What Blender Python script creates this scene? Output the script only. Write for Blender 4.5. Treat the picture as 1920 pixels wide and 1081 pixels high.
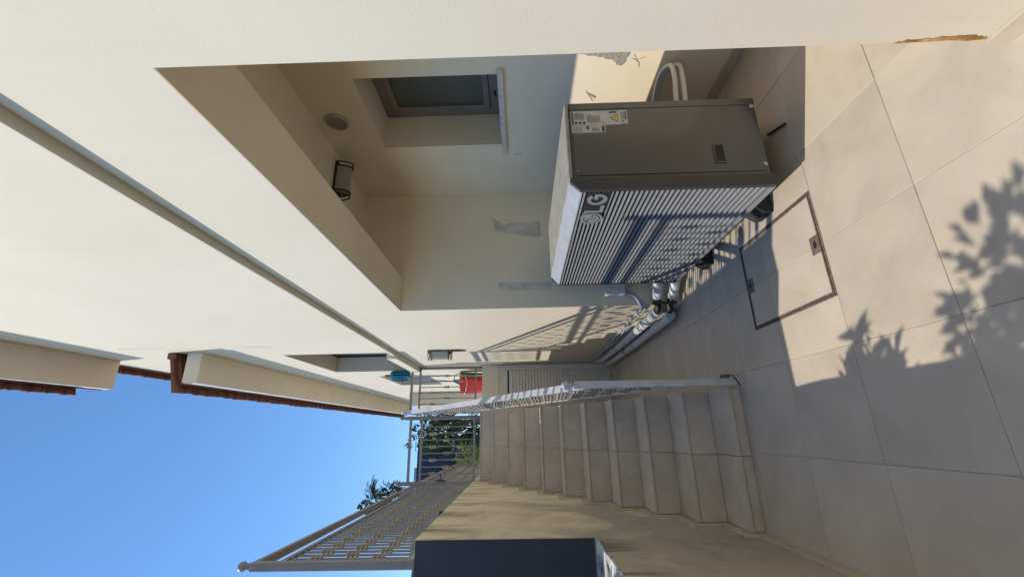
import bpy, bmesh, math, random
from mathutils import Vector, Matrix
random.seed(7)
R = math.radians
scene = bpy.context.scene
for o in list(bpy.data.objects): bpy.data.objects.remove(o)
COL = scene.collection

# ------------------------------------------------------------------ camera (phone held sideways: the picture lies on its side)
cam = bpy.data.cameras.new('camera'); camo = bpy.data.objects.new('camera', cam); COL.objects.link(camo)
c_right = Vector((0.94710, -0.32001, -0.02437)); c_fwd = Vector((0.32045, 0.94711, 0.01696)); c_up = Vector((0.01765, -0.02387, 0.99956))
EYE = Vector((0, 0, 1.4824))
mw = Matrix((( -c_up.x, c_right.x, -c_fwd.x, EYE.x), (-c_up.y, c_right.y, -c_fwd.y, EYE.y), (-c_up.z, c_right.z, -c_fwd.z, EYE.z), (0, 0, 0, 1)))
camo.matrix_world = mw
cam.sensor_fit = 'HORIZONTAL'; cam.sensor_width = 36.0; cam.lens = 36.0 * 791.59 / 1920.0
cam.clip_start = 0.05; cam.clip_end = 3000
scene.camera = camo

# ------------------------------------------------------------------ sky, sun, exposure
LDIR = Vector((0.80, -0.315, -1.0)).normalized()          # direction the sunlight travels
w = bpy.data.worlds.new('World'); scene.world = w; w.use_nodes = True
nt = w.node_tree; nt.nodes.clear()
wo = nt.nodes.new('ShaderNodeOutputWorld'); bg = nt.nodes.new('ShaderNodeBackground'); sk = nt.nodes.new('ShaderNodeTexSky')
sk.sky_type = 'NISHITA'; sk.sun_disc = False
sk.sun_elevation = math.asin(-LDIR.z); sk.sun_rotation = math.atan2(-LDIR.x, -LDIR.y)
sk.altitude = 0; sk.air_density = 1.0; sk.dust_density = 0.1; sk.ozone_density = 3.0
bg.inputs['Strength'].default_value = 0.15
sat = nt.nodes.new('ShaderNodeHueSaturation'); sat.inputs['Saturation'].default_value = 1.15; sat.inputs['Value'].default_value = 0.95
nt.links.new(sk.outputs[0], sat.inputs['Color']); nt.links.new(sat.outputs[0], bg.inputs[0]); nt.links.new(bg.outputs[0], wo.inputs[0])
sun = bpy.data.lights.new('sun', 'SUN'); sun.energy = 2.75; sun.angle = R(0.53); sun.color = (1.0, 0.92, 0.79)
suno = bpy.data.objects.new('sun', sun); COL.objects.link(suno)
suno.rotation_euler = LDIR.to_track_quat('-Z', 'Y').to_euler(); suno.location = (-8, 6, 12)
scene.view_settings.view_transform = 'Standard'; scene.view_settings.look = 'None'
scene.view_settings.exposure = 0.57; scene.view_settings.gamma = 1.0; scene.view_settings.use_curve_mapping = False
scene.render.engine = 'CYCLES'

# ------------------------------------------------------------------ materials
MATS = {}
class N:
    def __init__(s, name):
        m = bpy.data.materials.new(name); m.use_nodes = True; s.m = m; s.t = m.node_tree; s.t.nodes.clear()
        s.out = s.t.nodes.new('ShaderNodeOutputMaterial'); s.b = s.t.nodes.new('ShaderNodeBsdfPrincipled')
        s.t.links.new(s.b.outputs[0], s.out.inputs[0]); MATS[name] = m
    def n(s, kind, **kw):
        x = s.t.nodes.new('ShaderNode' + kind)
        for k, v in kw.items():
            if hasattr(x, k): setattr(x, k, v)
            else: x.inputs[k].default_value = v
        return x
    def l(s, a, b): s.t.links.new(a, b)
    def coord(s, scale=(1, 1, 1), rnd=False, kind='Object'):
        tc = s.n('TexCoord'); mp = s.n('Mapping'); mp.inputs['Scale'].default_value = scale
        s.l(tc.outputs[kind], mp.inputs[0])
        if rnd:
            oi = s.n('ObjectInfo'); mu = s.n('VectorMath', operation='SCALE'); cb = s.n('CombineXYZ')
            for i in range(3): s.l(oi.outputs['Random'], cb.inputs[i])
            s.l(cb.outputs[0], mu.inputs[0]); mu.inputs['Scale'].default_value = 37.0
            s.l(mu.outputs[0], mp.inputs['Location'])
        return mp.outputs[0]
    def noise(s, vec, scale, detail=4, rough=.55, dist=0):
        x = s.n('TexNoise'); x.inputs['Scale'].default_value = scale; x.inputs['Detail'].default_value = detail
        x.inputs['Roughness'].default_value = rough; x.inputs['Distortion'].default_value = dist
        s.l(vec, x.inputs['Vector']); return x.outputs['Fac']
    def ramp(s, fac, stops):
        x = s.n('ValToRGB'); e = x.color_ramp.elements
        while len(e) < len(stops): e.new(.5)
        for k, (p, c) in enumerate(stops):
            e[k].position = p; e[k].color = (c, c, c, 1) if not hasattr(c, '__len__') else (*c, 1)
        s.l(fac, x.inputs[0]); return x.outputs[0]
    def mix(s, fac, a, b, mode='MIX'):
        x = s.n('Mix', data_type='RGBA', blend_type=mode)
        for sock, v in ((x.inputs[0], fac), (x.inputs[6], a), (x.inputs[7], b)):
            if hasattr(v, 'node'): s.l(v, sock)
            elif hasattr(v, '__len__'): sock.default_value = (*v, 1)
            else: sock.default_value = v
        return x.outputs[2]
    def math(s, op, a, b=0.0, clamp=False):
        x = s.n('Math', operation=op); x.use_clamp = clamp
        for i, v in enumerate((a, b)):
            if hasattr(v, 'node'): s.l(v, x.inputs[i])
            else: x.inputs[i].default_value = v
        return x.outputs[0]
    def color(s, c):
        if hasattr(c, 'node'): s.l(c, s.b.inputs['Base Color'])
        else: s.b.inputs['Base Color'].default_value = (*c, 1)
    def bump(s, h, strength=.2, dist=.005):
        x = s.n('Bump'); x.inputs['Strength'].default_value = strength; x.inputs['Distance'].default_value = dist
        s.l(h, x.inputs['Height']); s.l(x.outputs[0], s.b.inputs['Normal'])
    def rough(s, r):
        if hasattr(r, 'node'): s.l(r, s.b.inputs['Roughness'])
        else: s.b.inputs['Roughness'].default_value = r
def plain(name, c, rough=.6, metal=0, var=.12, scale=6, bump=.0, bscale=60, rnd=True):
    g = N(name); v = g.coord(rnd=rnd); f = g.noise(v, scale, 5)
    lo = tuple(x * (1 - var) for x in c); hi = tuple(min(1, x * (1 + var)) for x in c)
    g.color(g.ramp(f, [(.3, lo), (.7, hi)])); g.rough(rough); g.b.inputs['Metallic'].default_value = metal
    if bump: g.bump(g.noise(v, bscale, 6), bump, .004)
    return g.m

# house paint: off-white roller-painted plaster with faint dirt, fine grain
g = N('paint'); v = g.coord()
big = g.noise(v, .8, 4); mid = g.noise(v, 5, 5); streak = g.noise(g.coord((5, 5, .35)), 2.0, 5)
col = g.ramp(big, [(.3, (.59, .53, .42)), (.7, (.63, .575, .47))])
col = g.mix(g.ramp(streak, [(.52, 0.0), (.78, .24)]), col, (.50, .465, .395))
col = g.mix(g.ramp(mid, [(.6, 0.0), (.85, .2)]), col, (.53, .49, .415))
g.color(col); g.rough(.75)
g.bump(g.math('ADD', g.noise(v, 140, 4), g.math('MULTIPLY', g.noise(v, 9, 3), .8)), .22, .004)

# house paint inside the alcove: the same paint, warm bounce light put into its colour
g = N('paint_bounce'); v = g.coord()
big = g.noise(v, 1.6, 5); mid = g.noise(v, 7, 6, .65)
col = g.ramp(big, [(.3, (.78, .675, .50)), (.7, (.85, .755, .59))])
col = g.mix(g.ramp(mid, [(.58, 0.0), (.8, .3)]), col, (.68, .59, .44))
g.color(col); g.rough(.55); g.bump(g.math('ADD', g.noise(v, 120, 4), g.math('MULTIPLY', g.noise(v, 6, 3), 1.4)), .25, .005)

g = N('paint_soffit_bounce'); v = g.coord(); g.color(g.ramp(g.noise(v, 2.5, 5), [(.3, (.80, .71, .56)), (.7, (.86, .78, .64))])); g.rough(.75); g.bump(g.noise(v, 100, 4), .15, .004)  # house paint again, brightened: warm ground bounce is put into the colour

# glazed floor tile, clouded beige-grey
g = N('tile'); v = g.coord(rnd=True)
a = g.noise(v, 3.2, 6, .6, .6); b = g.noise(v, 11, 6, .65, .3); c = g.noise(v, 90, 3)
col = g.ramp(a, [(.28, (.44, .38, .30)), (.5, (.51, .443, .352)), (.72, (.57, .50, .40))])
col = g.mix(g.ramp(b, [(.45, 0.0), (.75, .40)]), col, (.47, .43, .375))
col = g.mix(g.ramp(g.noise(v, 5.5, 5, .6, 1.2), [(.54, 0.0), (.72, .45)]), col, (.57, .465, .345))
col = g.mix(g.ramp(g.noise(v, 150, 2), [(.70, 0.0), (.76, .5)]), col, (.24, .20, .16))
col = g.mix(g.ramp(g.noise(v, 1.4, 7, .68, 1.5), [(.58, 0.0), (.72, .16)]), col, (.40, .36, .31))
oi = g.n('ObjectInfo'); hs = g.n('HueSaturation'); g.l(col, hs.inputs['Color'])
g.l(g.math('ADD', g.math('MULTIPLY', oi.outputs['Random'], .14), .94), hs.inputs['Value'])
g.color(hs.outputs[0]); g.rough(g.ramp(b, [(.3, .36), (.7, .55)])); g.bump(g.math('ADD', c, g.math('MULTIPLY', b, .6)), .12, .003)

# stair tile, the same body but dustier
g = N('stair_tile'); v = g.coord(rnd=True)
a = g.noise(v, 3.5, 6, .6, .6); b = g.noise(v, 13, 6, .65, .3)
col = g.ramp(a, [(.28, (.47, .405, .32)), (.5, (.56, .485, .39)), (.72, (.63, .55, .45))])
col = g.mix(g.ramp(b, [(.45, 0.0), (.75, .5)]), col, (.46, .40, .32))
col = g.mix(g.ramp(g.noise(v, 1.7, 7, .7, .5), [(.55, 0.0), (.75, .45)]), col, (.30, .25, .19))
g.color(col); g.rough(.6); g.bump(g.noise(v, 90, 3), .1, .003)

plain('grout', (.40, .355, .30), .9, var=.3, scale=20)
plain('nosing_dirt', (.2, .15, .11), .9, var=.3, scale=20)

# tan stucco of the garden wall: grey rain-washed areas, dark drips under both top edges
g = N('stucco'); v = g.coord(); tc = g.n('TexCoord'); sp = g.n('SeparateXYZ'); g.l(tc.outputs['Object'], sp.inputs[0])
a = g.noise(v, 1.3, 6, .6, .8); b = g.noise(v, 6, 6, .7)
zz = g.math('MULTIPLY', g.math('SUBTRACT', sp.outputs['Z'], 1.25), .16)
yy = g.math('MULTIPLY', g.math('SUBTRACT', sp.outputs['Y'], 3.2), .05)
zone = g.math('SUBTRACT', a, g.math('ADD', g.math('MINIMUM', zz, .14), g.math('MAXIMUM', g.math('MINIMUM', yy, .06), -.05)))
col = g.ramp(zone, [(.37, (.82, .71, .50)), (.46, (.66, .575, .41)), (.53, (.48, .435, .335))])
col = g.mix(g.ramp(b, [(.5, 0.0), (.8, .45)]), col, (.36, .325, .25))
st = g.noise(g.coord((1, 4.5, .7)), 1.7, 8, .72, .4)
def drip(top, length):
    h = g.math('DIVIDE', g.math('SUBTRACT', top, sp.outputs['Z']), length)
    inv = g.math('SUBTRACT', 1.0, h, True)
    above = g.math('GREATER_THAN', h, -0.02)
    return g.math('MULTIPLY', g.math('MULTIPLY', inv, above), g.ramp(st, [(.47, 0.0), (.62, 1.0)]))
near = g.math('LESS_THAN', sp.outputs['Y'], 2.99)
d2 = g.math('MULTIPLY', drip(1.05, .30), near)
dd = g.math('MAXIMUM', drip(2.17, .42), d2, True)
foot = g.math('MULTIPLY', g.ramp(g.noise(v, 2.3, 8, .7, .8), [(.50, 0.0), (.66, .55)]), near)
col = g.mix(foot, col, (.27, .25, .20))
col = g.mix(g.math('MULTIPLY', dd, .9), col, (.055, .048, .035))
g.color(col); g.rough(.85); g.bump(g.math('ADD', g.noise(v, 70, 6), g.math('MULTIPLY', b, 1.5)), .3, .006)

# old white coat of the low wall's top, flaking
g = N('flaked_white'); v = g.coord(); a = g.noise(v, 7, 7, .7)
g.color(g.ramp(a, [(.40, (.12, .115, .105)), (.5, (.40, .41, .41)), (.6, (.62, .64, .65))])); g.rough(.85); g.bump(a, .6, .006)
g = N('navy'); v = g.coord(); a = g.noise(v, 3, 6)
g.color(g.ramp(a, [(.3, (.020, .022, .034)), (.7, (.034, .037, .052))])); g.rough(.6); g.bump(g.noise(v, 60, 4), .15, .003)
plain('navy_far', (.022, .028, .062), .7, var=.25, scale=.6)
plain('dark_brown', (.05, .042, .04), .7)
plain('rail_grey', (.235, .22, .205), .42, var=.16, scale=9, bump=.12, bscale=120)
plain('rail_paint', (.52, .52, .52), .42, metal=.0, var=.14, scale=9, bump=.12, bscale=120)
plain('collar_paint', (.30, .255, .20), .5, var=.2, scale=30)
g = N('ac_dark'); v = g.coord(); a = g.noise(v, 4, 4)
g.color(g.ramp(a, [(.3, (.048, .055, .066)), (.7, (.060, .068, .080))])); g.rough(g.ramp(g.noise(v, 12, 5), [(.3, .15), (.7, .26)]))
g.b.inputs['Metallic'].default_value = .35; g.b.inputs['Coat Weight'].default_value = .5; g.b.inputs['Coat Roughness'].default_value = .12; g.bump(g.noise(v, 2.2, 2), .10, .02)
plain('ac_charcoal', (.040, .040, .043), .45, var=.1)
plain('ac_hood', (.31, .33, .36), .45, var=.1, scale=10)
plain('ac_slat', (.20, .21, .225), .5, var=.12, scale=14)
g = N('ac_top'); v = g.coord((6, 1, 6)); a = g.noise(v, 6, 7, .75)
g.color(g.ramp(a, [(.35, (.20, .20, .185)), (.5, (.30, .295, .27)), (.68, (.42, .41, .37))])); g.rough(.6)
plain('black', (.012, .012, .014), .7)
plain('rubber', (.022, .022, .024), .75, var=.3, scale=20, bump=.2)
plain('steel', (.45, .45, .44), .35, metal=.8)
plain('logo_grey', (.21, .215, .22), .4)
plain('sticker_white', (.48, .48, .46), .5)
plain('print_dark', (.07, .07, .07), .6)
plain('warn_yellow', (.72, .52, .04), .5)
plain('pipe_white', (.56, .585, .60), .45, var=.08, scale=8, bump=.15, bscale=40)
plain('cable_grey', (.40, .41, .43), .5, var=.15)
plain('box_grey', (.68, .69, .66), .45)
plain('hose', (.55, .55, .52), .5)
plain('valve', (.03, .026, .022), .55, var=.5, scale=30)
plain('cement', (.62, .575, .49), .9, var=.25, scale=9, bump=.4)
plain('cement_rough', (.34, .325, .28), .95, var=.4, scale=60, bump=1.0, bscale=110)
plain('crack', (.24, .20, .155), .95, var=.4, scale=40)
g = N('rust'); v = g.coord(); a = g.noise(v, 30, 5, .7)
g.color(g.ramp(a, [(.35, (.22, .085, .02)), (.55, (.42, .21, .06)), (.7, (.55, .40, .22))])); g.rough(.9)
g = N('hatch_metal'); v = g.coord(); a = g.noise(v, 45, 6, .7)
g.color(g.ramp(a, [(.35, (.085, .06, .048)), (.55, (.15, .11, .085)), (.72, (.32, .27, .22))])); g.rough(.8); g.bump(a, .5, .003)
plain('hatch_plate', (.19, .15, .125), .6, metal=.3, var=.3, scale=30)
plain('alu_taupe', (.175, .15, .13), .42, var=.08)
plain('alu_dark', (.03, .035, .042), .4)
plain('marble', (.60, .57, .53), .4, var=.18, scale=25)
plain('louvre', (.68, .64, .56), .5, var=.08)
plain('lamp_frame', (.022, .019, .017), .5)
plain('lamp_bronze', (.12, .105, .085), .5)
plain('vent_cream', (.42, .36, .28), .6)
plain('terracotta', (.17, .062, .036), .8, var=.35, scale=14, bump=.4, bscale=50)
plain('verge', (.20, .075, .045), .8, var=.3, scale=10, bump=.3)
plain('gutter_line', (.70, .69, .66), .6)
plain('bark', (.16, .12, .085), .9, var=.4, scale=20, bump=.8, bscale=30)
plain('soil', (.10, .075, .05), .95, var=.4, scale=8, bump=.6)
plain('ground', (.17, .145, .11), .95, var=.3, scale=.5)
plain('red_plastic', (.62, .02, .03), .35, var=.08)
plain('green_plastic', (.03, .33, .09), .4, var=.2)
plain('blue_plastic', (.08, .27, .62), .4)
plain('mop_blue', (.02, .20, .30), .9, var=.6, scale=25)
plain('white_plastic', (.7, .7, .68), .4)
plain('far_wall', (.33, .37, .44), .8)
def leafmat(name, c, var=.35):
    g = N(name); v = g.coord(); a = g.noise(v, 3.5, 3); b = g.noise(v, 26, 2)
    lo = tuple(x * (1 - var) for x in c); hi = tuple(x * (1 + var) for x in c)
    col = g.ramp(a, [(.35, lo), (.65, hi)]); col = g.mix(g.ramp(b, [(.4, 0.), (.7, .5)]), col, tuple(x * 1.35 for x in c))
    g.color(col); g.rough(.45); g.b.inputs['Transmission Weight'].default_value = 0
    tr = g.n('BsdfTranslucent'); g.l(col, tr.inputs[0]); ms = g.n('MixShader'); ms.inputs[0].default_value = .3
    g.l(g.b.outputs[0], ms.inputs[1]); g.l(tr.outputs[0], ms.inputs[2]); g.l(ms.outputs[0], g.out.inputs[0])
leafmat('leaf_dark', (.035, .075, .022)); leafmat('leaf_mid', (.06, .11, .03)); leafmat('leaf_lime', (.17, .22, .035)); leafmat('leaf_straw', (.30, .26, .15))
g = N('frost_glass'); g.color((.42, .42, .39)); g.rough(.5); g.b.inputs['Transmission Weight'].default_value = .25
g = N('glass_dark'); v = g.coord(); g.color(g.ramp(g.noise(v, 2, 2), [(.3, (.075, .077, .074)), (.7, (.105, .106, .10))])); g.rough(.35); g.b.inputs['IOR'].default_value = 1.5

# ------------------------------------------------------------------ mesh helpers
class MB:
    def __init__(s): s.v = []; s.f = []; s.s = []
    def add(s, vs, fs, smooth=False):
        o = len(s.v); s.v += [tuple(p) for p in vs]; s.f += [tuple(i + o for i in f) for f in fs]; s.s += [smooth] * len(fs); return s
    def box(s, x0, x1, y0, y1, z0, z1, ch=0.0):
        if ch <= 0:
            vs = [(x, y, z) for z in (z0, z1) for y in (y0, y1) for x in (x0, x1)]
            return s.add(vs, [(0, 2, 3, 1), (4, 5, 7, 6), (0, 1, 5, 4), (2, 6, 7, 3), (0, 4, 6, 2), (1, 3, 7, 5)])
        bm = bmesh.new(); bmesh.ops.create_cube(bm, size=1)
        for q in bm.verts: q.co = Vector((x0 + (q.co.x + .5) * (x1 - x0), y0 + (q.co.y + .5) * (y1 - y0), z0 + (q.co.z + .5) * (z1 - z0)))
        bmesh.ops.bevel(bm, geom=bm.edges[:], offset=ch, segments=1, affect='EDGES')
        s.add([q.co[:] for q in bm.verts], [[q.index for q in f.verts] for f in bm.faces]); bm.free(); return s
    def prism(s, pts, axis, a, b):
        # pts: 2D outline in the two other axes (cyclic order kept), extruded along axis from a to b
        def P(p, t):
            return (t, p[0], p[1]) if axis == 0 else ((p[0], t, p[1]) if axis == 1 else (p[0], p[1], t))
        n = len(pts); vs = [P(p, a) for p in pts] + [P(p, b) for p in pts]
        fs = [tuple(range(n - 1, -1, -1)), tuple(range(n, 2 * n))] + [(i, (i + 1) % n, n + (i + 1) % n, n + i) for i in range(n)]
        return s.add(vs, fs)
    def tube(s, path, r, seg=10, caps=True):
        pts = [Vector(p) for p in path]; rs = r if hasattr(r, '__len__') else [r] * len(pts)
        vs = []; fs = []; up = None
        for i, p in enumerate(pts):
            t = (pts[min(i + 1, len(pts) - 1)] - pts[max(i - 1, 0)]).normalized()
            if up is None:
                up = Vector((0, 0, 1)) if abs(t.z) < .9 else Vector((1, 0, 0))
            u = (up - t * up.dot(t)).normalized(); up = u; q = t.cross(u)
            for k in range(seg):
                a = 2 * math.pi * k / seg; vs.append(p + (u * math.cos(a) + q * math.sin(a)) * rs[i])
        for i in range(len(pts) - 1):
            for k in range(seg):
                k2 = (k + 1) % seg; fs.append((i * seg + k, i * seg + k2, (i + 1) * seg + k2, (i + 1) * seg + k))
        s.add(vs, fs, True)
        if caps:
            s.add(vs[:seg], [tuple(range(seg - 1, -1, -1))]); s.add(vs[-seg:], [tuple(range(seg))])
        return s
    def lathe(s, prof, c=(0, 0, 0), seg=14, ax='z'):
        vs = []; n = len(prof)
        for r, h in prof:
            for k in range(seg):
                a = 2 * math.pi * k / seg; x, y = r * math.cos(a), r * math.sin(a)
                p = (x, y, h) if ax == 'z' else ((h, x, y) if ax == 'x' else (y, h, x))
                vs.append((p[0] + c[0], p[1] + c[1], p[2] + c[2]))
        fs = [(i * seg + k, i * seg + (k + 1) % seg, (i + 1) * seg + (k + 1) % seg, (i + 1) * seg + k) for i in range(n - 1) for k in range(seg)]
        s.add(vs, fs, True)
        s.add(vs[:seg], [tuple(range(seg - 1, -1, -1))]); s.add(vs[-seg:], [tuple(range(seg))]); return s
    def mesh(s, name, mat):
        me = bpy.data.meshes.new(name); me.from_pydata(s.v, [], s.f)
        for p, q in zip(me.polygons, s.s): p.use_smooth = q
        bm = bmesh.new(); bm.from_mesh(me); bmesh.ops.recalc_face_normals(bm, faces=bm.faces[:]); bm.to_mesh(me); bm.free()
        me.materials.append(MATS[mat]); return me
    def ob(s, name, mat, parent=None, loc=(0, 0, 0)):
        return link(name, s.mesh(name, mat), parent, loc)
TL = {}
def link(name, me, parent=None, loc=(0, 0, 0)):
    # locations are given in world space; parts are parented without moving them
    o = bpy.data.objects.new(name, me); COL.objects.link(o)
    pl = TL[parent.name] if parent is not None else Vector()
    o.location = Vector(loc) - pl; o.parent = parent; TL[o.name] = Vector(loc); return o
def tag(o, label=None, cat=None, group=None, kind=None):
    if label: o['label'] = label
    if cat: o['category'] = cat
    if group: o['group'] = group
    if kind: o['kind'] = kind
    return o
def thing(name, loc, label, cat, group=None): return tag(link(name, None, None, loc), label, cat, group)
def bez(pts, n=12):
    # Catmull-Rom through the points
    P = [Vector(p) for p in pts]; P = [P[0] * 2 - P[1]] + P + [P[-1] * 2 - P[-2]]; out = []
    for i in range(1, len(P) - 2):
        for k in range(n):
            t = k / n; a, b, c, d = P[i - 1], P[i], P[i + 1], P[i + 2]
            out.append(.5 * ((2 * b) + (c - a) * t + (2 * a - 5 * b + 4 * c - d) * t * t + (3 * b - a - 3 * c + d) * t ** 3))
    out.append(P[-2]); return out

# ------------------------------------------------------------------ main dimensions
XW, XL, XR = 1.08, -0.628, 0.258           # house wall face, garden wall face, open side of the stairs
YA, YB, ZA = 0.989, 3.766, 2.595           # alcove opening
XB, ZC, XI = 2.30, 3.03, 1.40              # alcove back wall, ceiling, inner face of the front wall
Y0, RUN, RISE, H1 = 2.972, 0.324, 0.1997, 0.084
HN = lambda n: 0.0 if n <= 0 else H1 + (n - 1) * RISE
YN = lambda n: Y0 + (n - 1) * RUN
NS = 11; ZT = HN(NS); YT = YN(NS); YE = 7.2  # terrace level, top of stairs, wall under the terrace
YG = 2.985                                  # near end of the high garden wall

# ------------------------------------------------------------------ setting: ground, patio floor with tiles
gm = MB(); gm.add([(-400, -400, -.12), (400, -400, -.12), (400, 400, -.12), (-400, 400, -.12)], [(0, 1, 2, 3)])
tag(gm.ob('ground', 'ground'), kind='structure')
floor = MB().box(XL - .1, XB + .1, -4.2, YE, -.1, -.0022).ob('patio_floor', 'grout'); tag(floor, kind='structure')
tcache = {}
def tile(x0, x1, y0, y1, parent, z=0.0, mat='tile', gap=.0014):
    w_, d_ = round(x1 - x0 - 2 * gap, 4), round(y1 - y0 - 2 * gap, 4)
    if (w_, d_) not in tcache: tcache[(w_, d_)] = MB().box(-w_ / 2, w_ / 2, -d_ / 2, d_ / 2, -.012, 0, .0012).mesh('floor_tile', mat)
    return link('floor_tile', tcache[(w_, d_)], parent, ((x0 + x1) / 2, (y0 + y1) / 2, z + random.uniform(-.0007, .0007)))
gx = [XL - .02] + [-.155 + .5 * i for i in range(5)] + [XB + .02]
gy = [1.4058 + .5 * j for j in range(-11, 12)]; gy[-1] = YE
for j in range(len(gy) - 1):
    for i in range(len(gx) - 1):
        x0, x1, y0, y1 = gx[i], gx[i + 1], gy[j], gy[j + 1]
        if x1 <= XR and y0 >= Y0 + .3: continue                    # under the stairs
        if x0 >= XW and (y0 >= YB or y1 <= YA - .01): continue      # inside the house wall
        if x0 < XR < x1 and y0 > Y0: x0 = XR
        tile(x0, x1, y0, y1, floor)

# ------------------------------------------------------------------ staircase
st = thing('staircase', ((XL + XR) / 2, Y0, 0), 'beige tiled outdoor staircase of eleven steps rising between wall and handrail', 'staircase')
m = MB()
prof = [(Y0 + .018, -.01)]
for n in range(1, NS + 1):
    prof += [(YN(n) + .018, HN(n) - .022), ((YN(n + 1) if n < NS else YT + .1) + .018, HN(n) - .022)]
prof += [(YT + .118, -.01)]
m.prism(prof, 0, XL, XR - .004); m.ob('step_core', 'stucco', st)
XS = -.178
for n in range(1, NS + 1):
    for a, b in ((XL + .012, XS), (XS, XR)):
        jx = random.uniform(-.002, .002)
        MB().box(a + .0015, b - .0015, YN(n) + .008 + jx, YN(n) + .02, HN(n - 1) + .001, HN(n) - .0195, .001).ob('riser_tile', 'stair_tile', st)
        ye = YN(n + 1) + .009 if n < NS else YT + .324
        MB().box(a + .0015, b - .0015, YN(n) + jx * .5, ye, HN(n) - .0185, HN(n) + random.uniform(-.0006, .0006), .002).ob('tread_tile', 'stair_tile', st)
    MB().box(XL + .02, XR - .006, YN(n) + .0065, YN(n) + .0165, HN(n) - .0225, HN(n) - .0188).ob('nosing_joint', 'nosing_dirt', st)
    # stepped skirting on the garden wall
    MB().box(XL + .0005, XL + .0115, YN(n) - .06, YN(n) + .0, HN(n - 1) + .001, HN(n) + .062, .001).ob('skirting_tile', 'stair_tile', st)
    MB().box(XL + .0005, XL + .0115, YN(n) + .002, (YN(n + 1) if n < NS else YT + .3) - .062, HN(n) + .001, HN(n) + .062, .001).ob('skirting_tile', 'stair_tile', st)

# ------------------------------------------------------------------ garden wall on the left: high stretch, dark near end, low stretch
gw = thing('garden_wall', (XL - .15, YG, 0), 'stained tan stucco garden wall with dark blue end face beside the stairs', 'wall')
MB().box(XL - .285, XL, YG, 17.0, -.1, 2.17).ob('high_section', 'stucco', gw)
MB().box(XL - .282, XL - .004, YG - .012, YG - .001, 1.058, 2.166).ob('end_face', 'navy', gw)
MB().box(XL - .285, XL, -4.2, YG - .002, -.1, 1.035).ob('low_section', 'stucco', gw)
m = MB(); n = 60; vs = []; fs = []      # flaking top coat with an uneven outer edge
for i in range(n + 1):
    y = -4.2 + (YG - .014 + 4.2) * i / n; e = XL + random.uniform(-.012, .006)
    vs += [(XL - .287, y, 1.036), (XL - .287, y, 1.052), (e, y, 1.050 + random.uniform(-.002, .002)), (e + .002, y, 1.037)]
for i in range(n):
    for k in range(4): fs.append((i * 4 + k, i * 4 + (k + 1) % 4, (i + 1) * 4 + (k + 1) % 4, (i + 1) * 4 + k))
fs += [(0, 1, 2, 3), tuple(n * 4 + k for k in (3, 2, 1, 0))]
m.add(vs, fs).ob('coping', 'flaked_white', gw)
sk_y = [-4.2 + .5 * i for i in range(15)] + [Y0 - .062]
for a, b in zip(sk_y[:-1], sk_y[1:]):
    if b - a > .05: MB().box(XL + .0005, XL + .0115, a + .001, b - .001, .001, .066, .001).ob('skirting_tile', 'stair_tile', gw)
gg = MB().box(-9, XL - .295, -4.2, YG - .02, -.1, .93).ob('garden_bed', 'soil'); tag(gg, kind='structure')
gg = MB().box(-9, XL - .295, YG - .02, 18, -.1, 1.9).ob('upper_garden', 'soil'); tag(gg, kind='structure')

# ------------------------------------------------------------------ terrace behind the stairs
tm = MB()
tm.box(XL, XR - .003, YT + .33, YE - .001, -.1, ZT - .002)
tm.box(XL, XW, YE, 17.0, -.1, ZT - .002)
ut = tag(tm.ob('upper_terrace', 'paint_bounce'), kind='structure')

# ------------------------------------------------------------------ house
hs = thing('house', (XW, YA, 0), 'off-white rendered house with deep alcove, string course and tiled eaves', 'house')
m = MB(); YN0 = -4.2
m.box(XW, XI, YN0, YA, -.1, 7.7)                                # near stretch
m.box(XW, XI, YA, YB, ZA, 7.7)                                  # above the alcove
m.box(XW, XI, YB, 17, -.1, 3.33)                                # lower stretch beyond the alcove
m.box(XW, XI, YB, 5.88, 3.33, 7.7)
m.box(XW, XI, 5.88, 7.69, 4.85, 7.7)                            # over the window
m.box(XW, XI, 7.69, 8.4, 3.33, 7.7)
m.box(XW, XI, 8.4, 10.1, 4.3, 5.9)
m.box(XW, XI, 10.1, 17, 3.33, 5.9)
m.ob('front_wall', 'paint', hs)
m = MB()
m.box(XB, XB + .4, YN0, 2.25, -.1, ZC + .1)                     # back wall of the alcove round the window
m.box(XB, XB + .4, 2.25, 2.99, -.1, 1.585); m.box(XB, XB + .4, 2.25, 2.99, 2.592, ZC + .1)
m.box(XB, XB + .4, 2.99, YB + .3, -.1, ZC + .1)
m.ob('alcove_back_wall', 'paint_bounce', hs)
MB().box(XI + .0005, XB - .0005, YB, YB + .3, -.1, ZC + .1).ob('alcove_far_wall', 'paint_bounce', hs)
MB().box(XI + .0005, XB - .0005, YA - .3, YA - .01, -.1, ZC + .1).ob('alcove_near_wall', 'paint_bounce', hs)
MB().box(XI + .0005, XB - .0005, YA - .01, YB, ZC, ZC + .1).ob('alcove_ceiling', 'paint_bounce', hs)
MB().box(XW + .001, XI - .0015, YA + .002, YB - .002, ZA - .003, ZA - .0005).ob('lintel_soffit', 'paint_bounce', hs)
MB().box(XI - .0005, XI + .003, YA - .01, YB, ZA, ZC).ob('lintel_inner_face', 'paint_bounce', hs)
MB().box(XW + .001, XI + .001, YB - .003, YB - .0005, 0, ZA - .004).ob('alcove_reveal', 'paint_bounce', hs)
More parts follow.
